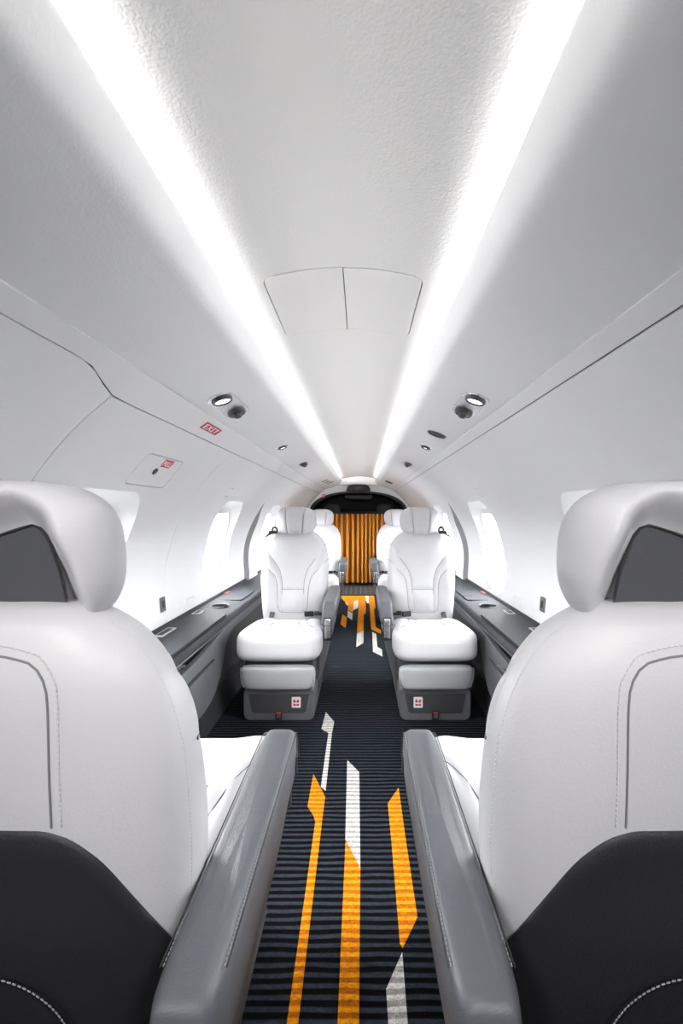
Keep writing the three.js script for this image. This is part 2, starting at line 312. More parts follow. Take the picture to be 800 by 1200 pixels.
// ceiling -------------------------------------------------------------
const ceilCurve = curveOf([[0, 1.585], [0.06, 1.5825], [0.12, 1.574], [0.17, 1.5635], [0.20, 1.5585], [0.24, 1.5565], [0.34, 1.556]]), ceilY = (x) => ceilCurve(Math.abs(x));
function ceilSlab(x0, x1, d0, d1, y0, y1, nx, nd = 2) {
  const P = (i, j, o) => { const x = lerp(x0, x1, i / nx), d = lerp(d0, d1, j / nd); return [x, ceilY(x) + (o ? y1 : y0), -d]; };
  const pos = [], uv = [], idx = [], id = (o, i, j) => o * (nx + 1) * (nd + 1) + i * (nd + 1) + j, q = (a, b, c, d, f) => (f ? idx.push(a, b, c, b, d, c) : idx.push(a, c, b, b, c, d));
  for (const o of [0, 1]) for (let i = 0; i <= nx; i++) for (let j = 0; j <= nd; j++) { const p = P(i, j, o); pos.push(...p); uv.push(p[0], p[2]); }
  for (let i = 0; i < nx; i++) for (let j = 0; j < nd; j++) { q(id(0, i, j), id(0, i + 1, j), id(0, i, j + 1), id(0, i + 1, j + 1), false); q(id(1, i, j), id(1, i + 1, j), id(1, i, j + 1), id(1, i + 1, j + 1), true); }
  for (let i = 0; i < nx; i++) { q(id(0, i, 0), id(0, i + 1, 0), id(1, i, 0), id(1, i + 1, 0), true); q(id(0, i, nd), id(0, i + 1, nd), id(1, i, nd), id(1, i + 1, nd), false); }
  for (let j = 0; j < nd; j++) { q(id(0, 0, j), id(0, 0, j + 1), id(1, 0, j), id(1, 0, j + 1), false); q(id(0, nx, j), id(0, nx, j + 1), id(1, nx, j), id(1, nx, j + 1), true); }
  return creased(geoFrom(pos, uv, idx));
}
const ceiling = structGroup('ceiling', 'white arched cabin ceiling panel between the light coves');
const HD0 = 0.985, HD1 = 1.315, HW = 0.356;
const hatchShape = (w, d, r) => extrude(rrect(w, d, r, 0, (HD0 + HD1) / 2), 0.4).rotateX(-Math.PI / 2).translate(0, 1.35, 0);   // x across, shape y becomes depth
part('ceiling_panel', cut(ceilSlab(-0.33, 0.33, AFT, FWD, 0, 0.03, 40, 2), hatchShape(HW, HD1 - HD0, 0.03)), M.ceiling, ceiling);
part('ceiling_backing', ceilSlab(-0.34, 0.34, AFT, FWD, 0.032, 0.05, 20), M.seal, ceiling);
for (const s of [-1, 1]) {
  const frame = rrect(1.2, 1.6, 0.02, 0, (HD0 + HD1) / 2);
  const w = (HW - 0.006) / 2 - 0.0012, cx = s * (w / 2 + 0.0015), hole = new THREE.Path(), y0 = HD0 + 0.003, y1 = HD1 - 0.003, r = 0.026, xi = s * 0.0012, xo = s * (HW / 2 - 0.003);
  hole.moveTo(xi, y0); hole.lineTo(xo - s * r, y0); hole.quadraticCurveTo(xo, y0, xo, y0 + r); hole.lineTo(xo, y1 - r); hole.quadraticCurveTo(xo, y1, xo - s * r, y1); hole.lineTo(xi, y1); hole.lineTo(xi, y0);
  frame.holes.push(hole);
  const h = part('ceiling_hatch', cut(ceilSlab(-0.25, 0.25, HD0 - 0.05, HD1 + 0.05, -0.0008, 0.012, 30), extrude(frame, 0.4).rotateX(-Math.PI / 2).translate(0, 1.35, 0)), M.ceiling, ceiling, 'white hinged hatch leaf in the ceiling');
}
// cove strips: glowing mesh and an area light of the same size just in front
for (const s of [-1, 1]) {
  const len = 6.4 - AFT - 0.05, mid = -(6.4 + AFT + 0.05) / 2;
  const g = thing('cove_light', s < 0 ? 'white light strip hidden in the ceiling cove on the exit side' : 'white light strip hidden in the ceiling cove on the side without exit', 'light', [s * 0.321, 1.529, mid]);
  part('led_strip', new THREE.BoxGeometry(0.004, 0.020, len), M.led, g);
  const L = new THREE.RectAreaLight(new THREE.Color(1, 0.99, 0.975), COVE, len, 0.020);
  L.position.set(s * 0.3175, 1.529, mid); L.lookAt(0, 1.60, mid); scene.add(L);
}

// end walls and floor --------------------------------------------------
structure(mesh('wall_aft', new THREE.BoxGeometry(1.9, 1.8, 0.05).translate(0, 0.85, -AFT + 0.025), M.panel, scene), 'grey bulkhead behind the camera at the aft end of the cabin');  // out of view; made grey to cut bounce light on the near overhead panels
const fl = structGroup('floor', 'dark navy ribbed carpet with orange and white inlays');
const uvPlan = (g) => { const p = g.attributes.position, uv = g.attributes.uv; for (let i = 0; i < p.count; i++) uv.setXY(i, p.getX(i), -p.getZ(i)); return g; };
part('carpet', uvPlan(new THREE.BoxGeometry(1.9, 0.03, 5.8 - AFT).translate(0, -0.015, -(5.8 + AFT) / 2)), M.carpet, fl);
const flo = (X, Y) => { const D = 1.05 * FOCAL / (Y - 601); return [(X - 423) * D / FOCAL + 0.04, D]; };      // measured outline points -> floor metres
const near = (u, v) => flo(280 + u / 3.077, 820 + v / 3.077), far = (u, v) => flo(370 + u / 8, 620 + v / 8);
function inlay(pts, m, label) {
  const g = extrude(poly(pts), 0.0012).rotateX(-Math.PI / 2); part('carpet_inlay', uvPlan(g), m, fl, label);
}
const N = (...a) => a.map(([u, v]) => near(u, v)), Fr = (...a) => a.map(([u, v]) => far(u, v));
const OR = M.carpetOrange, WH = M.carpetWhite;
inlay(N([313, 45], [343, 80], [335, 120], [312, 328], [295, 315], [322, 120], [297, 105]), WH, 'white carpet inlay');
inlay([...N([268, 268], [310, 350], [300, 432], [213, 1169]), ...N([140, 1800], [82, 1800]), ...N([172, 1169], [275, 440], [268, 418], [247, 385])], OR, 'orange carpet inlay');
inlay(N([390, 218], [433, 262], [437, 608], [383, 503]), WH, 'white carpet inlay');
inlay([...N([384, 503], [437, 608], [432, 1169], [427, 1800], [320, 1800], [355, 1169])], OR, 'orange carpet inlay');
inlay(N([575, 318], [600, 500], [643, 785], [590, 897], [580, 880], [550, 520], [536, 375]), OR, 'orange carpet inlay');
inlay(N([588, 912], [595, 1000], [608, 1169], [660, 1800], [570, 1800], [538, 1169], [530, 1045]), WH, 'white carpet inlay');
inlay(Fr([240, 625], [462, 625], [470, 790], [448, 800], [445, 950], [385, 980], [398, 745], [395, 660], [355, 680], [348, 780], [300, 760], [305, 710], [240, 650]), OR, 'orange carpet inlay');
inlay(Fr([495, 625], [545, 625], [560, 735], [545, 755], [560, 920], [610, 950], [608, 983], [520, 940], [512, 860], [505, 720], [495, 690]), OR, 'orange carpet inlay');
inlay(Fr([462, 625], [495, 625], [497, 695], [480, 695], [468, 670]), WH);
inlay(Fr([355, 680], [398, 660], [395, 740], [350, 760]), WH);
inlay(Fr([275, 680], [305, 705], [300, 722], [278, 700]), WH);
inlay(Fr([250, 800], [292, 830], [278, 928], [230, 890]), OR);
inlay(Fr([300, 765], [345, 790], [340, 855], [295, 822]), WH);
inlay(Fr([385, 980], [447, 950], [445, 1070], [378, 1105]), WH);
inlay(Fr([528, 965], [565, 985], [575, 1105], [618, 1130], [625, 1195], [535, 1150]), WH);
const sill = part('entry_mat', new THREE.BoxGeometry(1.9, 0.03, 2.4).translate(0, -0.015, -7.0), M.rubber, fl, 'black rubber entry mat');
{ const ribs = []; for (let i = 0; i < 5; i++) ribs.push(rbox(0.6, 0.004, 0.02, 0.002).translate(-0.03, 0.001, -5.88 - i * 0.13)); for (let i = 0; i < 9; i++) ribs.push(rbox(0.012, 0.004, 0.62, 0.002).translate(-0.29 + i * 0.065, 0.001, -6.15)); part('tread', mergeGeometries(ribs), M.base, sill); }

// forward bulkhead with the arch to the dark cockpit
{
  const g = structGroup('wall_forward', 'white bulkhead frame around the cockpit opening');
  const frame = new THREE.Shape(); frame.moveTo(-0.98, 0); frame.lineTo(0.98, 0); frame.lineTo(0.98, 1.75); frame.lineTo(-0.98, 1.75); frame.lineTo(-0.98, 0);
  const arch = (k, b) => { const h = new THREE.Path(), n = 40; for (let i = 0; i <= n; i++) { const t = Math.PI * i / n; const x = 0.74 * k * sp(Math.cos(t), 0.8), y = 0.98 + (0.39 * k) * sp(Math.sin(t), 0.8); i ? h.lineTo(x, y) : h.moveTo(x, y); } h.lineTo(-0.74 * k, b); h.lineTo(0.74 * k, b); h.closePath(); return h; };
  frame.holes.push(arch(1, 0.002));
  part('bulkhead_panel', extrude(frame, 0.05).translate(0, 0, -FWD - 0.05), M.wall, g);
  const rim = new THREE.Shape(arch(1, 0.002).getPoints()); rim.holes.push(new THREE.Path(arch(0.93, 0.01).getPoints()));
  part('arch_trim', extrude(rim, 0.06).translate(0, 0, -FWD - 0.055), M.cockpit, g, 'black arch trim');
  const ck = structGroup('wall_cockpit', 'dark cockpit interior beyond the curtain');
  part('cockpit_shell', new THREE.BoxGeometry(1.9, 1.8, 0.05).translate(0, 0.85, -8.2), M.cockpit, ck);
  part('cockpit_headliner', extrude((() => { const o = new THREE.Shape(arch(1.15, -0.02).getPoints()); o.holes.push(new THREE.Path(arch(1.0, -0.015).getPoints())); return o; })(), 1.42).translate(0, 0, -8.18), M.cockpitGrey, ck);
  part('overhead_console', rbox(0.44, 0.07, 0.5, 0.02).translate(0, 1.30, -7.3), M.cockpitGrey, ck);
  for (const s of [-1, 1]) part('console_strut', tube([[s * 0.25, 1.325, -6.9], [s * 0.2, 1.27, -6.98]], 0.008), M.metal, ck, 'pale metal strut');
  for (const s of [-1, 1]) part('crew_headrest', pillow(0.13, 0.10, 0.05, 3, 3, (a, b, c) => [s * 0.42 + a, 1.10 + b, -7.2 + c]), M.cockpitGrey, ck, 'dark crew seat headrest');
  part('instrument_hood', rbox(1.2, 0.12, 0.3, 0.04).translate(0, 1.02, -7.95), M.base, ck);
}
tag(mesh('exit_placard', new THREE.PlaneGeometry(0.045, 0.05).translate(-0.515, 1.30, -FWD + 0.008), textSign(0.045, 0.05, 'P', '#f4e8e8', '#a8242c', '#e8dcdc'), scene), 'tiny red and white placard on the black cockpit arch', 'sign');
// curtain
{
  const g = thing('curtain', 'pleated orange curtain drawn across the cockpit entrance', 'curtain', [-0.03, 0, -6.6]);
  const W = 0.92, rows = 12;
  const f = (o) => (u, v) => { const x = (u - 0.5) * W, p = u * 14 + 0.35 * Math.sin(u * 9), amp = 0.052 + 0.008 * Math.sin(u * 31), y = lerp(0.035, 1.035, v); return [x + 0.005 * Math.sin(p * 4 * Math.PI), y, amp * Math.cos(2 * Math.PI * p) * (1.05 - 0.15 * v) + o, x * 1.6, y]; };
  part('fabric', mergeGeometries([grid(420, rows, f(0), true), grid(420, rows, f(-0.003))]), M.curtain, g);
  part('rod', new THREE.CylinderGeometry(0.008, 0.008, 1.36, 16).rotateZ(Math.PI / 2).translate(0.03, 1.035, -0.028), M.darkMetal, g);
}
// black equipment panel at the forward end of the ceiling
{
  const g = thing('overhead_display', 'black rounded display unit hung below the ceiling above the cockpit arch', 'display', [0, 1.415, -FWD + 0.12]);
  part('housing', extrude((() => { const o = new THREE.Shape(); o.moveTo(-0.17, -0.045); o.lineTo(0.17, -0.045); o.quadraticCurveTo(0.165, 0.02, 0.12, 0.04); o.quadraticCurveTo(0, 0.055, -0.12, 0.04); o.quadraticCurveTo(-0.165, 0.02, -0.17, -0.045); return o; })(), 0.1, 0.004).translate(0, 0, -0.1), M.black, g);
  part('screen', rbox(0.08, 0.05, 0.006, 0.003).translate(0, -0.005, 0.006), M.cockpitGrey, g);
  for (const s of [-1, 1]) part('bezel_strip', rbox(0.006, 0.06, 0.006, 0.002).translate(s * 0.06, -0.005, 0.006), M.darkMetal, g);
  part('soffit', rbox(0.66, 0.13, 0.09, 0.012).translate(0, 0.107, -0.068), M.wall, g, 'white ceiling end fairing');
}
// slim wall pillars beyond the facing seats
for (const s of [-1, 1]) {
  const g = structGroup('trim', s < 0 ? 'slim wall pillar by the ledge on the exit side' : 'slim wall pillar by the ledge on the side without exit'); g.name = s < 0 ? 'trim_3' : 'trim_4';
  const proud = (y) => -0.032 * (1 - sstep(0.95, 1.13, y)) - 0.001;
  const w = grid(40, 12, (u, v) => {
    const y = lerp(0.5, 1.13, u), k = v * 12, d = 3.60 + 0.12 * sstep(0.75, 1.13, y) + (k < 3 ? 0.03 * (k / 3) : 0.03 + 0.32 * (k - 3) / 9), o = proud(y) * (k < 3 ? k / 3 : k > 11 ? 12 - k : 1), n = wallN(y);
    return [s * (wallX(y) + n[0] * o + 0.002), y + n[1] * o, -d, d, y];
  }, s < 0);
  part('pillar_skin', w, M.wall, g);
  part('edge_strip', grid(40, 4, (u, v) => { const y = lerp(0.5, 1.13, u), o = (proud(y) - 0.002) * v, n = wallN(y), d = 3.594 + 0.12 * sstep(0.75, 1.13, y) + 0.026 * v; return [s * (wallX(y) + n[0] * o + 0.001), y + n[1] * o, -d, d, y]; }, s < 0), M.edgeGrey, g, 'grey edge strip');  // narrow grey strip along the aft edge of the pillar
}

// ------------------------------------------------------------------ overhead fittings
function overheadFrame(s, d, x) {                     // local: x along the cabin, y out of the panel into the cabin, z across
  const t = (x - 0.296) / (OUT[0] - 0.296), y = lerp(1.467, OUT[1], t) - 0.004 * Math.sin(Math.PI * t), n = V(-s * 0.0735, -0.1975, 0).normalize(), X = V(0, 0, -1), Z = X.clone().cross(n);
  return new THREE.Matrix4().makeBasis(X, n, Z).setPosition(s * x, y, -d);
}
function fitting(name, label, s, d, x, group) { const g = thing(name, label, 'light', [0, 0, 0], group); g.applyMatrix4(overheadFrame(s, d, x)); return g; }
const ringLathe = (r, w, h) => new THREE.LatheGeometry([[r - w, -0.002], [r - w, h * 0.5], [r - w * 0.7, h], [r - w * 0.25, h * 0.8], [r, 0.0005], [r, -0.002]].map((p) => new THREE.Vector2(...p)), 40);
function lampPart(g, cx, r) {
  part('lamp_ring', ringLathe(r + 0.008, 0.010, 0.010).translate(cx, 0, 0), M.darkMetal, g);
  part('lamp_lens', new THREE.CylinderGeometry(r, r, 0.003, 36).translate(cx, 0.003, 0), M.lampGlow, g, 'bright white lens');
}
function gasperPart(g, cx, r) {
  part('air_nozzle_ring', ringLathe(r + 0.008, 0.012, 0.014).translate(cx, 0, 0), M.darkMetal, g);
  const ball = part('air_nozzle', new THREE.LatheGeometry([[0, 0.010], [r * 0.28, 0.010], [r * 0.34, 0.022], [r * 0.5, 0.022], [r * 0.72, 0.014], [r * 0.98, 0.003], [r, -0.002]].map((p) => new THREE.Vector2(...p)), 36).translate(cx, 0, 0), M.darkMetal, g, 'dark swivelling air nozzle');
  part('nozzle_hole', new THREE.CylinderGeometry(r * 0.28, r * 0.28, 0.002, 24).translate(cx, 0.0115, 0), M.black, ball);
}
function spotAt(s, d, x, k = 1) {
  const m = overheadFrame(s, d, x), p = V(0, 0.014, 0).applyMatrix4(m), q = V(0, 1, 0).applyMatrix4(m), L = new THREE.SpotLight(new THREE.Color(1, 0.97, 0.93), 0.5 * k, 3, 0.5, 0.6, 2);
  L.position.copy(p); L.target.position.copy(q); L.castShadow = true; L.shadow.radius = 1; scene.add(L, L.target);
}
for (const s of [-1, 1]) {
  const side = s < 0 ? 'on the emergency exit side' : 'on the side without exit';
  const g = fitting('reading_light_unit', `oval chrome unit with round lamp and air nozzle ${side}`, s, 1.55, 0.412);
  const o = rrect(0.27, 0.084, 0.041);
  o.holes.push(new THREE.Path(new THREE.Path().absarc(-0.085, 0, 0.027, 0, 6.283).getPoints(24)));
  part('bezel', extrude(rrect(0.268, 0.084, 0.0415), 0.003, 0.002).rotateX(-Math.PI / 2), M.metal, g, 'chrome oval bezel');
  g.children[0].geometry.translate(0, 0.0005, 0);
  lampPart(g, -0.085, 0.027); gasperPart(g, 0.085, 0.026);
  g.children.forEach((c, i) => { if (i) c.geometry.translate(0, 0.0045, 0); }); g.children.forEach((c) => c.children.forEach((e) => e.geometry.translate(0, 0.0045, 0)));
  spotAt(s, 1.465, 0.412);
  const l = fitting('reading_light', `small round chrome ceiling lamp near the pillar ${side}`, s, 2.56, 0.406); lampPart(l, 0, 0.02); part('bezel', new THREE.CylinderGeometry(0.034, 0.036, 0.003, 36).translate(0, 0.0005, 0), M.metal, l); spotAt(s, 2.56, 0.406, 0.6);
  const v = tag(fitting('air_vent', `pair of small dark air nozzles above the facing seat ${side}`, s, 3.46, 0.398), `pair of small dark air nozzles above the facing seat ${side}`, 'vent'); gasperPart(v, -0.045, 0.022); gasperPart(v, 0.03, 0.02);
}
for (const s of [-1, 1]) {   // unseen lamps behind the camera, added to light the near seat backs
  const g = fitting('reading_light', `added unseen fill lamp with large round lens behind the camera ${s < 0 ? 'on the emergency exit side' : 'on the side without exit'}`, s, -0.42, 0.41); lampPart(g, 0, 0.04); part('bezel', new THREE.CylinderGeometry(0.056, 0.058, 0.003, 36).translate(0, 0.0005, 0), M.metal, g);
  const L = new THREE.SpotLight(new THREE.Color(1, 0.985, 0.97), AFT_FILL, 0, 0.72, 0.8, 2); L.position.set(s * 0.41, 1.405, 0.42); L.target.position.set(s * 0.36, 0.80, -0.56); L.castShadow = true; L.shadow.radius = 4; scene.add(L, L.target);
}
{
  const g = fitting('speaker', 'round dark speaker grille in the overhead panel on the side without exit', 1, 2.155, 0.40); g.userData.category = 'speaker';
  part('rim', ringLathe(0.047, 0.006, 0.004), M.darkMetal, g); part('grille', new THREE.CylinderGeometry(0.043, 0.043, 0.003, 40), M.baseDark, g);
  const v = fitting('ceiling_vent', 'dark oval vent at the forward end of the overhead panel, side without exit', 1, 5.6, 0.385); v.userData.category = 'vent';
  part('rim', extrude(rrect(0.14, 0.09, 0.044), 0.004, 0.002).rotateX(-Math.PI / 2), M.darkMetal, v); part('grille', extrude(rrect(0.11, 0.062, 0.03), 0.004).rotateX(-Math.PI / 2).translate(0, 0.004, 0), M.black, v);
  for (let i = 0; i < 3; i++) { const w = fitting('ceiling_vent', 'slim dark vent slot at the forward end of the overhead panel, exit side', -1, 5.35 + (2 - i) * 0.24, 0.362 + i * 0.014, 'slim vent slots near the cockpit'); w.userData.category = 'vent'; part('slot', rbox(0.05, 0.006, i ? 0.07 : 0.09, 0.003), M.black, w); }
}

// ------------------------------------------------------------------ side ledges
for (const s of [-1, 1]) {
  const where = s < 0 ? 'under the emergency exit wall' : 'under the wall without exit';
  const g = thing('side_ledge', `dark grey side ledge with cup holder and slotted side panel ${where}`, 'cabinet', [0, 0, 0]);
  const d0 = -0.7, d1 = 5.6, Lx = (x) => s * x;
  const wy = 0.515, wx = 0.885;
  const top = [[wx, wy + 0.012], [wx - 0.012, wy + 0.012], [wx - 0.016, wy], [0.775, wy - 0.002], [0.672, wy - 0.008], [0.660, wy - 0.013], [0.654, wy - 0.022], [0.653, wy - 0.04], [0.658, wy - 0.048], [0.70, wy - 0.052], [wx, wy - 0.052]];
  const CUP = [0.772, 2.60];
  const cupCut = new THREE.CylinderGeometry(0.045, 0.042, 0.08, 40).translate(s * CUP[0], wy + 0.006, -CUP[1]);
  const lidGroove = (() => { const o = rrect(0.118, 1.5, 0.012); o.holes.push(rrect(0.112, 1.494, 0.01, 0, 0, THREE.Path)); return extrude(o, 0.02).rotateX(-Math.PI / 2).translate(s * 0.727, wy - 0.01, -1.64); })();
  part('ledge_top', cut(creased(sweep(top, d0, d1, s)), cupCut, lidGroove), M.ledge, g);
  part('ledge_lid', (() => { const q = extrude(rrect(0.108, 1.486, 0.012), 0.004, 0.003).rotateX(-Math.PI / 2); return q.translate(s * 0.725, wy - 0.003, -1.64); })(), M.ledge, g, 'padded dark grey table lid');
  const cup = part('cup_holder', new THREE.LatheGeometry([[0, -0.035], [0.04, -0.035], [0.0435, -0.03], [0.0445, 0.001], [0.049, 0.003], [0.0515, 0.001], [0.0515, -0.001]].map((p) => new THREE.Vector2(...p)), 44).translate(s * CUP[0], wy + 0.001, -CUP[1]), M.darkMetal, g, 'round metal cup holder');
  part('bin_cover', extrude(rrect(0.13, 0.34, 0.008), 0.002, 0.001).rotateX(-Math.PI / 2).translate(s * 0.76, wy - 0.002, -2.95), M.ledge, g); part('finger_notch', rbox(0.05, 0.004, 0.02, 0.002).translate(s * 0.725, wy + 0.001, -2.92), M.black, g);
  for (const [d, len] of [[2.02, 0.15], [2.43, 0.09]]) { const l = part('latch_plate', rbox(0.042, 0.005, len, 0.003).translate(s * 0.835, wy + 0.0015, -d), M.paleGrey, g, 'pale metal latch plate'); part('latch', rbox(0.026, 0.005, len * 0.75, 0.002).translate(s * 0.835, wy + 0.003, -d), M.ledge, l); }
  // side panel in the (depth, height) plane, with a long slot and a rounded forward end
  const sh = new THREE.Shape(); sh.moveTo(d0, 0.15); sh.lineTo(2.02, 0.15); sh.quadraticCurveTo(2.19, 0.15, 2.27, 0.23); sh.quadraticCurveTo(2.31, 0.27, 2.34, 0.33); sh.quadraticCurveTo(2.38, 0.40, 2.52, 0.415); sh.lineTo(d1, 0.42); sh.lineTo(d1, 0.449); sh.lineTo(2.5, 0.449); sh.quadraticCurveTo(2.3, 0.447, 2.15, 0.425); sh.quadraticCurveTo(2.05, 0.408, 1.85, 0.405); sh.lineTo(d0, 0.405); sh.lineTo(d0, 0.15);
  const slot = new THREE.Path(); slot.moveTo(0.9, 0.322); slot.lineTo(2.15, 0.328); slot.quadraticCurveTo(2.20, 0.330, 2.19, 0.345); slot.quadraticCurveTo(2.185, 0.352, 2.16, 0.352); slot.lineTo(0.9, 0.356); slot.closePath(); sh.holes.push(slot);
  const pg = extrude(sh, 0.02, 0.004).rotateY(Math.PI / 2); pg.translate(s > 0 ? 0.665 : -0.691, 0, 0);
  part('side_panel', pg, M.panel, g, 'mid grey side panel with slot');
  part('slot_liner', new THREE.BoxGeometry(0.01, 0.06, 1.5).translate(s * 0.699, 0.34, -1.5), M.ledge, g);
  part('recess_backing', new THREE.BoxGeometry(0.01, 0.46, d1 - d0).translate(s * 0.725, 0.23, -(d0 + d1) / 2), M.baseDark, g);
  part('upper_rail', creased(sweep([[0.705, 0.463], [0.668, 0.462], [0.664, 0.455], [0.668, 0.449], [0.705, 0.448]], d0, d1, s)), M.panel, g);
  part('kick_panel', creased(sweep([[0.72, 0.152], [0.700, 0.150], [0.690, 0.03], [0.684, 0.02], [0.684, 0.001], [0.72, 0.001]], d0, d1, s)), M.ledge, g);
  part('red_tag', rbox(0.02, 0.003, 0.07, 0.001).translate(s * 0.857, wy + 0.0025, -3.03), M.redTag, g, 'small red tag');
}
// wall sockets and placards
for (const s of [-1, 1]) {
  const side = s < 0 ? 'beside the emergency exit seam' : 'on the wall without exit';
  const g = thing('wall_socket', `small dark wall socket ${side}`, 'socket'); g.applyMatrix4(wallFrame(s, 2.12, 0.62));
  part('frame', rbox(0.056, 0.07, 0.012, 0.006), M.base, g); part('jack', rbox(0.022, 0.034, 0.006, 0.003).translate(0, 0, -0.006), M.black, g);
  const c = document.createElement('canvas'); c.width = 256; c.height = 320; const x = c.getContext('2d'); x.fillStyle = '#eeeef0'; x.fillRect(0, 0, 256, 320); x.fillStyle = '#b4b6ba'; for (let i = 0; i < 8; i++) x.fillRect(16, 20 + i * 36, 110 + ((i * 53) % 110), 14);
  const t = new THREE.CanvasTexture(c); t.colorSpace = THREE.SRGBColorSpace;
  const p = mesh('placard', new THREE.PlaneGeometry(0.14, 0.06).rotateY(Math.PI).applyMatrix4(wallFrame(s, 3.0, 0.562, -0.0015)), mat(lin(1, 1, 1), 0.6, { map: t }), scene); tag(p, `tiny grey print placard on white wall ${side} above the ledge`, 'sign');
}

// ------------------------------------------------------------------ seats
// local axes: y up, +z the way the seat faces, origin on the floor under the cushion; m = side of the armrest
const bw = curveOf([[0.33, 0.178], [0.45, 0.194], [0.55, 0.203], [0.66, 0.210], [0.75, 0.209], [0.81, 0.200], [0.86, 0.182], [0.90, 0.153], [0.925, 0.121], [0.94, 0.085], [0.946, 0.03]]);
const bf = curveOf([[0.33, -0.145], [0.45, -0.140], [0.60, -0.165], [0.75, -0.20], [0.88, -0.235], [0.93, -0.26], [0.946, -0.29]]);
const br = curveOf([[0.33, -0.29], [0.45, -0.32], [0.60, -0.345], [0.75, -0.365], [0.85, -0.372], [0.92, -0.36], [0.94, -0.335], [0.946, -0.31]]);
const BN = 2.7;
const frontSeams = [
  [[-0.205, 0.862], [-0.182, 0.845], [-0.13, 0.765], [-0.085, 0.70], [-0.069, 0.64], [-0.065, 0.585], [-0.063, 0.455]],
  [[-0.212, 0.762], [-0.195, 0.75], [-0.15, 0.70], [-0.112, 0.662], [-0.097, 0.61], [-0.093, 0.56], [-0.089, 0.48], [-0.078, 0.456], [-0.06, 0.450], [0, 0.449]],
];
const segDist = (x, y, P) => { let m = 9; for (let i = 0; i < P.length - 1; i++) { const [ax, ay] = P[i], [bx, by] = P[i + 1], dx = bx - ax, dy = by - ay, t = clamp(((x - ax) * dx + (y - ay) * dy) / (dx * dx + dy * dy)); m = Math.min(m, Math.hypot(x - ax - t * dx, y - ay - t * dy)); } return m; };
const frontGroove = (x, y) => { const a = Math.min(...frontSeams.map((P) => segDist(-Math.abs(x), y, P)), segDist(-Math.abs(x), y, [[-0.065, 0.585], [0, 0.585]])); return -0.004 * Math.exp(-(a * a) / (0.010 * 0.010)) + 0.004 * (1 - Math.exp(-(a * a) / 0.0016)) - 0.004; };
const frontZ = (x, y) => { const w = bw(y), zc = (bf(y) + br(y)) / 2, h = (bf(y) - br(y)) / 2; return zc + h * (1 - Math.min(0.9999, Math.abs(x / w)) ** BN) ** (1 / BN) + frontGroove(x, y) + 0.012 * Math.exp(-((Math.abs(x) - 0.17) ** 2) / 0.0016) * sstep(0.5, 0.62, y) * (1 - sstep(0.76, 0.88, y)); };
const rearZ = (x, y) => { const w = bw(y), zc = (bf(y) + br(y)) / 2, h = (bf(y) - br(y)) / 2; return zc - h * (1 - Math.min(0.9999, Math.abs(x / w)) ** BN) ** (1 / BN); };
const archTop = curveOf([[0, 0.702], [0.06, 0.70], [0.085, 0.692], [0.115, 0.665], [0.153, 0.60], [0.185, 0.53], [0.205, 0.47], [0.22, 0.42]]);
const HRZ = -0.308, HRY = 0.995, HT = 0.074, HW2 = 0.130;
const trap = [[-0.066, 0.84], [-0.066, 0.945], [-0.057, 0.99], [-0.036, 1.015], [0.018, 1.034], [0.034, 1.025], [0.052, 0.98], [0.060, 0.945], [0.060, 0.84]];   // [towards the aisle, height]
const trapSD = (u0, y) => { const u = u0 - 0.006; let inside = false; for (let i = 0, j = trap.length - 1; i < trap.length; j = i++) { const [xi, yi] = trap[i], [xj, yj] = trap[j]; if ((yi > y) !== (yj > y) && u < (xj - xi) * (y - yi) / (yj - yi) + xi) inside = !inside; } const d = segDist(u, y, [...trap, trap[0]]); return inside ? -d : d; };
const seatGeo = {};
const each = (n, list, m, p) => list.forEach((g) => part(n, g, m, p));
const fine = (o) => { o.userData.kind = 'stuff'; return o; };      // thread too fine to pick apart
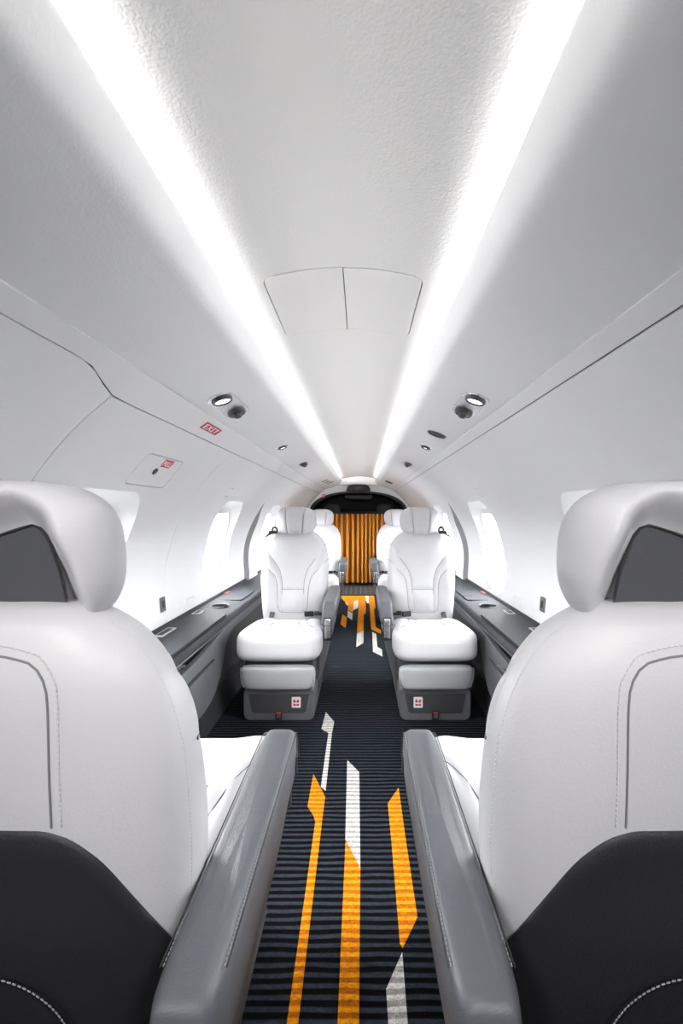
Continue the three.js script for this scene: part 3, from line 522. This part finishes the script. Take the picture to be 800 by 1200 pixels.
function seatParts(m) {
  if (seatGeo[m]) return seatGeo[m];
  const G = seatGeo[m] = {}, NT = 150;
  // backrest
  const ys = []; for (let i = 0; i <= 90; i++) { const t = i / 90; ys.push(lerp(0.33, 0.946, 1 - (1 - t) ** 1.6)); }
  G.back = loft(ys.map((y) => { const r = [], w = bw(y), zc = (bf(y) + br(y)) / 2, h = (bf(y) - br(y)) / 2; for (let j = 0; j < NT; j++) { const t = -j / NT * 2 * Math.PI, x = w * sp(Math.cos(t), 2 / BN), c = Math.sin(t); r.push(V(x, y, c > 0.02 ? frontZ(x, y) : zc + h * sp(c, 2 / BN))); } return r; }));
  // seams on the front
  const S = [];
  for (const P of frontSeams) for (const s of [-1, 1]) S.push(tube(P.map(([x, y]) => [s * x, y, frontZ(x, y) + 0.0010]), 0.0014));
  S.push(tube([-0.065, -0.03, 0, 0.03, 0.065].map((x) => [x, 0.585, frontZ(x, 0.585) + 0.0010]), 0.0014));
  // seams on the rear: centre panel and the border along both edges
  const panelPath = []; for (const [x, y] of [[-0.076, 0.70], [-0.078, 0.76], [-0.080, 0.83], [-0.077, 0.862], [-0.062, 0.884], [-0.03, 0.893], [0, 0.895]]) panelPath.push([x, y]);
  const full = [...panelPath, ...panelPath.slice(0, -1).reverse().map(([x, y]) => [-x, y])];
  S.push(tube(full.map(([x, y]) => [x, y, rearZ(x, y) - 0.0002]), 0.0014));
  G.seams = S;
  const off = (P, k) => P.map(([x, y], i) => { const a = P[Math.max(0, i - 1)], b = P[Math.min(P.length - 1, i + 1)], l = Math.hypot(b[0] - a[0], b[1] - a[1]); return [x - k * (b[1] - a[1]) / l, y + k * (b[0] - a[0]) / l]; });
  const T = [stitches(off(full, 0.0105).map(([x, y]) => [x, y, rearZ(x, y) - 0.0006]), 0.0062, 0.0030, 0.0011)];
  for (const s of [-1, 1]) { const e = []; for (let i = 0; i <= 26; i++) { const y = lerp(0.56, 0.936, i / 26), x = s * bw(y) * 0.985; e.push([x, y, rearZ(x, y) - 0.0004]); } T.push(stitches(e, 0.006, 0.0028, 0.0008)); }
  G.stitch = mergeGeometries(T);
  // dark rear shell below the arch
  G.shell = grid(96, 60, (a, b) => {
    const t = Math.PI + a * Math.PI, cx = sp(Math.cos(t), 2 / BN), x6 = 0.207 * cx, top = archTop(Math.abs(x6)), y = lerp(0.30, top, b), w = bw(y), zc = (bf(y) + br(y)) / 2, h = (bf(y) - br(y)) / 2;
    const e = Math.min(1, (1 - b) * 9), lift = 0.011 * Math.sqrt(Math.max(0, 1 - (1 - e) ** 2)) - 0.003, q = 1 + lift / 0.1;
    return [w * cx * (1 + lift / 0.2), y, zc + h * sp(Math.sin(t), 2 / BN) * q - 0.012 * sstep(0.1, 0.35, 1 - b) * (1 - Math.abs(cx)), x6, y];
  });
  const pk = []; for (let i = 0; i <= 24; i++) { const t = Math.PI * i / 24, x = 0.088 * Math.cos(t), y = 0.43 + 0.105 * Math.sin(t); pk.push([x, y, rearZ(x, y) - 0.0245]); }
  G.pocketStitch = stitches(pk, 0.006, 0.003, 0.001);
  G.pocket = grid(24, 8, (a, b) => { const t = Math.PI * a, r = b * 0.94, x = 0.088 * Math.cos(t) * r, y = 0.43 + 0.105 * Math.sin(t) * r - (b < 0.01 ? 0 : 0); return [x, y, rearZ(x, y) - 0.0225, x, y]; });
  // headrest
  const rec = (a, b, s) => { if (s > 0) { const g = Math.min(segDist(-Math.abs(a), b, [[-0.068, 0.1], [-0.05, -0.1]])); return -0.004 * Math.exp(-(g * g) / 4e-5) + 0.006 * (1 - sstep(0.05, 0.12, Math.abs(a))) * (1 - sstep(0.05, 0.095, Math.abs(b))); } const d = trapSD(a * m, b + HRY); return 0.070 * (1 - sstep(-0.004, 0.054, d)); };
  G.head = pillow(HW2, 0.093, HT, 3.0, 2.6, (a, b, c) => [a * (1 - 0.06 * sstep(0, -0.09, b)) * (1 - 0.10 * sstep(-0.3, 1, c / HT)), HRY + b, HRZ + c - 0.010 * (b / 0.09)], { nt: 128, nr: 60, disp: rec });
  const HS = []; for (const s of [-1, 1]) { const P = []; for (let i = 0; i <= 14; i++) { const b = lerp(0.082, -0.082, i / 14), a = s * lerp(0.066, 0.0516, i / 14), rho = Math.min(0.985, ((Math.abs(a) / HW2) ** 3 + (Math.abs(b) / 0.093) ** 3) ** (1 / 3)); P.push([a * (1 - 0.06 * sstep(0, -0.09, b)) * (1 - 0.10 * sstep(-0.3, 1, (1 - rho ** 2.6) ** (1 / 2.6))), HRY + b, HRZ + HT * (1 - rho ** 2.6) ** (1 / 2.6) - 0.010 * (b / 0.09) + rec(a, b, 1) + 0.0016]); } HS.push(tube(P, 0.0013)); }
  G.headSeams = HS;
  // dark recess panel in the back of the headrest
  const sh = poly(trap.map(([u, y]) => [u * m, y])); 
  G.recess = grid(30, 30, (a, b) => { // fan of the outline towards its middle
    const P = [...trap, trap[0]], L = P.length - 1, k = Math.min(L - 1e-6, a * L), i = Math.floor(k), t = k - i, u = lerp(P[i][0], P[i + 1][0], t), y = lerp(P[i][1], P[i + 1][1], t), cu = -0.003, cy = 0.945, r = 1.03 * (1 - b);
    const uu = cu + (u - cu) * r, yy = cy + (y - cy) * r; return [(uu + 0.006) * m, yy, -0.3165 - 0.004 * (1 - r) + 0.012 * sstep(0.95, 0.86, yy), uu, yy];
  }, m > 0);
  G.recessPiping = tube(trap.slice(1, -1).map(([u, y]) => [(u * 1.02 + 0.006) * m, y + 0.001, -0.3175]), 0.0017);
  G.stem = rbox(0.12, 0.16, 0.028, 0.012).translate(0, 0.90, -0.281);
  // cushion
  const cg = (a, b, s) => { if (s < 0) return 0; const g = Math.min(segDist(Math.abs(a), b, [[0.06, 0.2], [0.075, -0.02], [0.085, -0.10]]), 0.5), g2 = segDist(Math.abs(a), b, [[0.10, 0.22], [0.115, 0.02], [0.16, -0.12], [0.20, -0.17]]); return -0.005 * Math.exp(-(g * g) / 9e-5) * sstep(-0.1, -0.04, b) - 0.005 * Math.exp(-(g2 * g2) / 9e-5) - 0.012 * (1 - sstep(0.07, 0.17, Math.abs(a))); };
  G.cushion = pillow(0.212, 0.285, 0.088, 7.0, 4.2, (a, b, c) => [a * (1 - 0.06 * sstep(0, 0.25, b)), 0.368 + c - 0.02 * b / 0.25 - 0.010 * sstep(0.1, 0.25, b), 0.095 - b], { nt: 128, nr: 40, disp: cg });
  const CS = []; for (const s of [-1, 1]) for (const P0 of [[[0.06, 0.2], [0.072, 0.05], [0.076, -0.02], [0.079, -0.05]], [[0.10, 0.22], [0.105, 0.12], [0.116, 0.02], [0.135, -0.06], [0.16, -0.12], [0.19, -0.16]]]) {
    const P = []; for (const [a, b] of P0) { const rho = Math.min(0.98, ((Math.abs(a) / 0.212) ** 7 + (Math.abs(b) / 0.285) ** 7) ** (1 / 7)); P.push([s * a * (1 - 0.06 * sstep(0, 0.25, b)), 0.368 + 0.088 * (1 - rho ** 4.2) ** (1 / 4.2) + cg(a, b, 1) - 0.02 * b / 0.25 - 0.010 * sstep(0.1, 0.25, b) + 0.0012, 0.095 - b]); } CS.push(tube(P, 0.0013)); }
  G.cushionSeams = CS;
  G.legRest = pillow(0.182, 0.061, 0.035, 9, 5, (a, b, c) => [a * (1 - 0.08 * sstep(0.01, -0.06, b)), 0.228 + b, 0.315 + c + 0.012 * (b / 0.06)], { nt: 96, nr: 14 });
  G.legEdge = ([-1, 1].map((s) => tube([[s * 0.181, 0.278, 0.332], [s * 0.183, 0.25, 0.328], [s * 0.180, 0.21, 0.32], [s * 0.172, 0.178, 0.312]], 0.005)));
  // base
  const bs = rrect(0.348, 0.156, 0.03, 0, 0.078); G.base = extrude(bs, 0.46, 0.006).translate(0, 0.007, -0.17);
  G.baseFrame = rbox(0.385, 0.12, 0.40, 0.03).translate(0, 0.235, 0.05);
  G.basePanel = extrude((() => { const o = new THREE.Shape(); o.moveTo(-0.135, 0.055); o.quadraticCurveTo(-0.132, 0.042, -0.118, 0.042); o.lineTo(0.118, 0.042); o.quadraticCurveTo(0.132, 0.042, 0.135, 0.055); o.lineTo(0.150, 0.135); o.lineTo(-0.150, 0.135); o.closePath(); return o; })(), 0.004, 0.002).translate(0, 0, 0.2945);
  G.plate = extrude(rrect(0.046, 0.054, 0.006), 0.0015).translate(0.088 * m, 0.095, 0.3005);
  G.picto = mergeGeometries([...[-1, 1].map((s) => extrude(poly([[s * 0.002, 0.0], [s * 0.014, 0.0], [s * 0.014, 0.012], [s * 0.009, 0.018], [s * 0.006, 0.010], [s * 0.002, 0.008]]), 0.001)), ...[-1, 1].map((s) => extrude(rrect(0.012, 0.009, 0.001, s * 0.008, -0.012), 0.001))]).translate(0.088 * m, 0.095, 0.3020);
  G.tab = mergeGeometries([rbox(0.034, 0.012, 0.012, 0.003).translate(0, 0.045, 0.302), ...[-1, 1].map((s) => rbox(0.006, 0.034, 0.008, 0.003).translate(s * 0.014, 0.028, 0.301)), rbox(0.034, 0.007, 0.008, 0.003).translate(0, 0.012, 0.301)]);
  G.tabRed = rbox(0.024, 0.007, 0.003, 0.001).translate(0, 0.045, 0.3085);
  // armrest: leather pad above, shroud below, both sloping in to the base
  const ring = (u0, u1, z0, z1, y, n = 6) => { const r = []; for (let j = 0; j < 56; j++) { const t = -j / 56 * 2 * Math.PI * m; r.push(V(m * ((u0 + u1) / 2 + (u1 - u0) / 2 * sp(Math.cos(t), 2 / n)), y, (z0 + z1) / 2 + (z1 - z0) / 2 * sp(Math.sin(t), 2 / n))); } return r; };
  const FZ = 0.025;
  const pad = [[0.19, 0.262, -0.415, 0.14, 0.44], [0.196, 0.272, -0.420, 0.155, 0.46], [0.2, 0.278, -0.425, 0.158, 0.485], [0.203, 0.280, -0.425, 0.153, 0.52], [0.204, 0.280, -0.425, 0.144, 0.545], [0.206, 0.278, -0.423, 0.134, 0.560], [0.210, 0.274, -0.419, 0.124, 0.567], [0.216, 0.268, -0.413, 0.112, 0.5705], [0.226, 0.258, -0.400, 0.09, 0.572]];
  G.arm = loft(pad.map((a) => ring(a[0], a[1], a[2], a[3] + FZ, a[4], 7)));
  const shr = [[0.16, 0.168, -0.28, 0.09, 0.004], [0.165, 0.185, -0.29, 0.10, 0.08], [0.17, 0.206, -0.30, 0.115, 0.17], [0.178, 0.228, -0.31, 0.138, 0.26], [0.185, 0.247, -0.325, 0.155, 0.34], [0.19, 0.262, -0.33, 0.160, 0.42], [0.193, 0.266, -0.33, 0.158, 0.45]];
  const shf = curveOf(shr.map((r) => [r[4], r[1]])), shz = curveOf(shr.map((r) => [r[4], r[3]]));
  const sr = []; for (let i = 0; i <= 24; i++) { const y = lerp(0.004, 0.45, i / 24); sr.push(ring(curveOf(shr.map((r) => [r[4], r[0]]))(y), shf(y), curveOf(shr.map((r) => [r[4], r[2]]))(y), shz(y) + FZ, y, 6)); }
  G.shroud = loft(sr);
  const edge = (u) => { const P = []; for (let i = 0; i <= 24; i++) { const z = lerp(-0.38, 0.10 + FZ, i / 24); P.push([m * u, 0.5675, z]); } P.push([m * lerp(u, 0.242, 0.05), 0.558, 0.128 + FZ], [m * u, 0.53, 0.1445 + FZ], [m * u, 0.49, 0.153 + FZ]); return P; };
  G.armStitch = mergeGeometries([stitches(edge(0.2745), 0.006, 0.003, 0.0007), stitches(edge(0.2095), 0.006, 0.003, 0.0007)]);
  G.armSeam = [tube(edge(0.2775), 0.001), tube(edge(0.2065), 0.001)];
  G.lever = rbox(0.036, 0.11, 0.022, 0.010, 4).rotateX(-0.05).translate(m * 0.237, 0.435, 0.156 + FZ);
  G.leverSplit = rbox(0.034, 0.003, 0.024, 0.001).rotateX(-0.05).translate(m * 0.237, 0.452, 0.157 + FZ);
  G.leverFrame = rbox(0.046, 0.126, 0.016, 0.008, 4).rotateX(-0.05).translate(m * 0.237, 0.435, 0.153 + FZ);
  G.slot = rbox(0.004, 0.035, 0.012, 0.002).translate(m * 0.2795, 0.505, 0.095 + FZ);
  // belts
  G.buckle = mergeGeometries([rbox(0.055, 0.03, 0.022, 0.006).rotateY(0.3).translate(m * 0.105, 0.448, -0.115), rbox(0.03, 0.022, 0.03, 0.005).translate(m * 0.15, 0.452, -0.12), rbox(0.05, 0.008, 0.05, 0.003).translate(m * 0.185, 0.445, -0.13)]);
  G.belt = rbox(0.03, 0.005, 0.05, 0.002).rotateX(0.5).translate(-m * 0.12, 0.440, -0.135);
  G.guide = mergeGeometries([rbox(0.05, 0.018, 0.045, 0.006).translate(-m * 0.135, 0.928, -0.255), new THREE.TorusGeometry(0.015, 0.005, 8, 20).translate(-m * 0.125, 0.944, -0.25), rbox(0.06, 0.01, 0.03, 0.004).rotateZ(m * 0.5).translate(-m * 0.16, 0.915, -0.25)]);
  return G;
}
function seat(x, d, turn, m, label) {
  const g = thing('cabin_seat', label, 'seat', [x, 0, -d], 'white leather cabin seats along the aisle'); g.rotation.y = turn;
  const G = seatParts(m);
  const b = part('backrest', G.back, M.leather, g); each('seam', G.seams, M.seam, b); fine(part('stitching', G.stitch, M.thread, b));
  const sh = part('rear_shell', G.shell, M.shell, g, 'dark grey moulded rear shell'); part('pocket_flap', G.pocket, M.shell, sh); fine(part('stitching', G.pocketStitch, M.threadGrey, sh));
  const h = part('headrest', G.head, M.leather, g); each('seam', G.headSeams, M.seam, h); part('recess_panel', G.recess, M.suede, h, 'dark grey recessed panel in the back of the headrest'); part('piping', G.recessPiping, M.shell, h);
  part('headrest_support', G.stem, M.shell, g, 'dark headrest support');
  const c = part('seat_cushion', G.cushion, M.leather, g); each('seam', G.cushionSeams, M.seam, c);
  const l = part('leg_rest', G.legRest, M.paleGrey, g, 'grey padded leg rest'); each('piping', G.legEdge, M.leather, l);
  const bs = part('base', G.base, M.base, g, 'dark grey rounded seat base'); part('base_panel', G.basePanel, M.baseDark, bs); const pl = part('life_vest_placard', G.plate, M.white, bs, 'white placard with red life vest sign'); part('pictogram', G.picto, M.red, bs, 'red life vest sign'); part('pull_tab', G.tab, M.black, bs, 'black pull tab'); part('tab_marker', G.tabRed, M.redTag, bs, 'red strip on the pull tab');
  part('seat_frame', G.baseFrame, M.baseDark, g);
  const a = part('armrest', G.arm, M.greyLeather, g, 'grey leather armrest'); fine(part('stitching', G.armStitch, M.threadGrey, a)); each('seam', G.armSeam, M.shell, a); part('slot', G.slot, M.black, a);
  part('side_shroud', G.shroud, M.base, g, 'dark grey side shroud');
  const lf = part('recline_lever', G.leverFrame, M.shell, g); part('button', G.lever, M.metal, lf, 'chrome recline button'); part('button_split', G.leverSplit, M.shell, lf);
  part('belt_buckle', G.buckle, M.black, g, 'black seat belt buckle'); part('belt_end', G.belt, M.black, g); part('shoulder_belt_guide', G.guide, M.black, g, 'black shoulder belt guide');
  return g;
}
const SX = 0.395, OX = 0.015;
seat(OX - SX, 0.86, Math.PI, -1, 'white leather seat showing its dark rear shell, next to the emergency exit window');
seat(OX + SX, 0.86, Math.PI, 1, 'white leather seat showing its dark rear shell, along the wall without exit');
seat(OX - SX + 0.005, 2.58, 0, 1, 'white leather seat facing the emergency exit seat, front cushion and leg rest in full view');
seat(OX + SX + 0.005, 2.58, 0, -1, 'white leather facing seat with leg rest in view, along the wall without exit');
seat(OX - SX, 4.47, 0, 1, 'white leather seat half hidden behind the facing seat on the emergency exit side');
seat(OX + SX, 4.47, 0, -1, 'white leather seat half hidden behind the facing seat on the side without exit');

renderer.render(scene, camera);
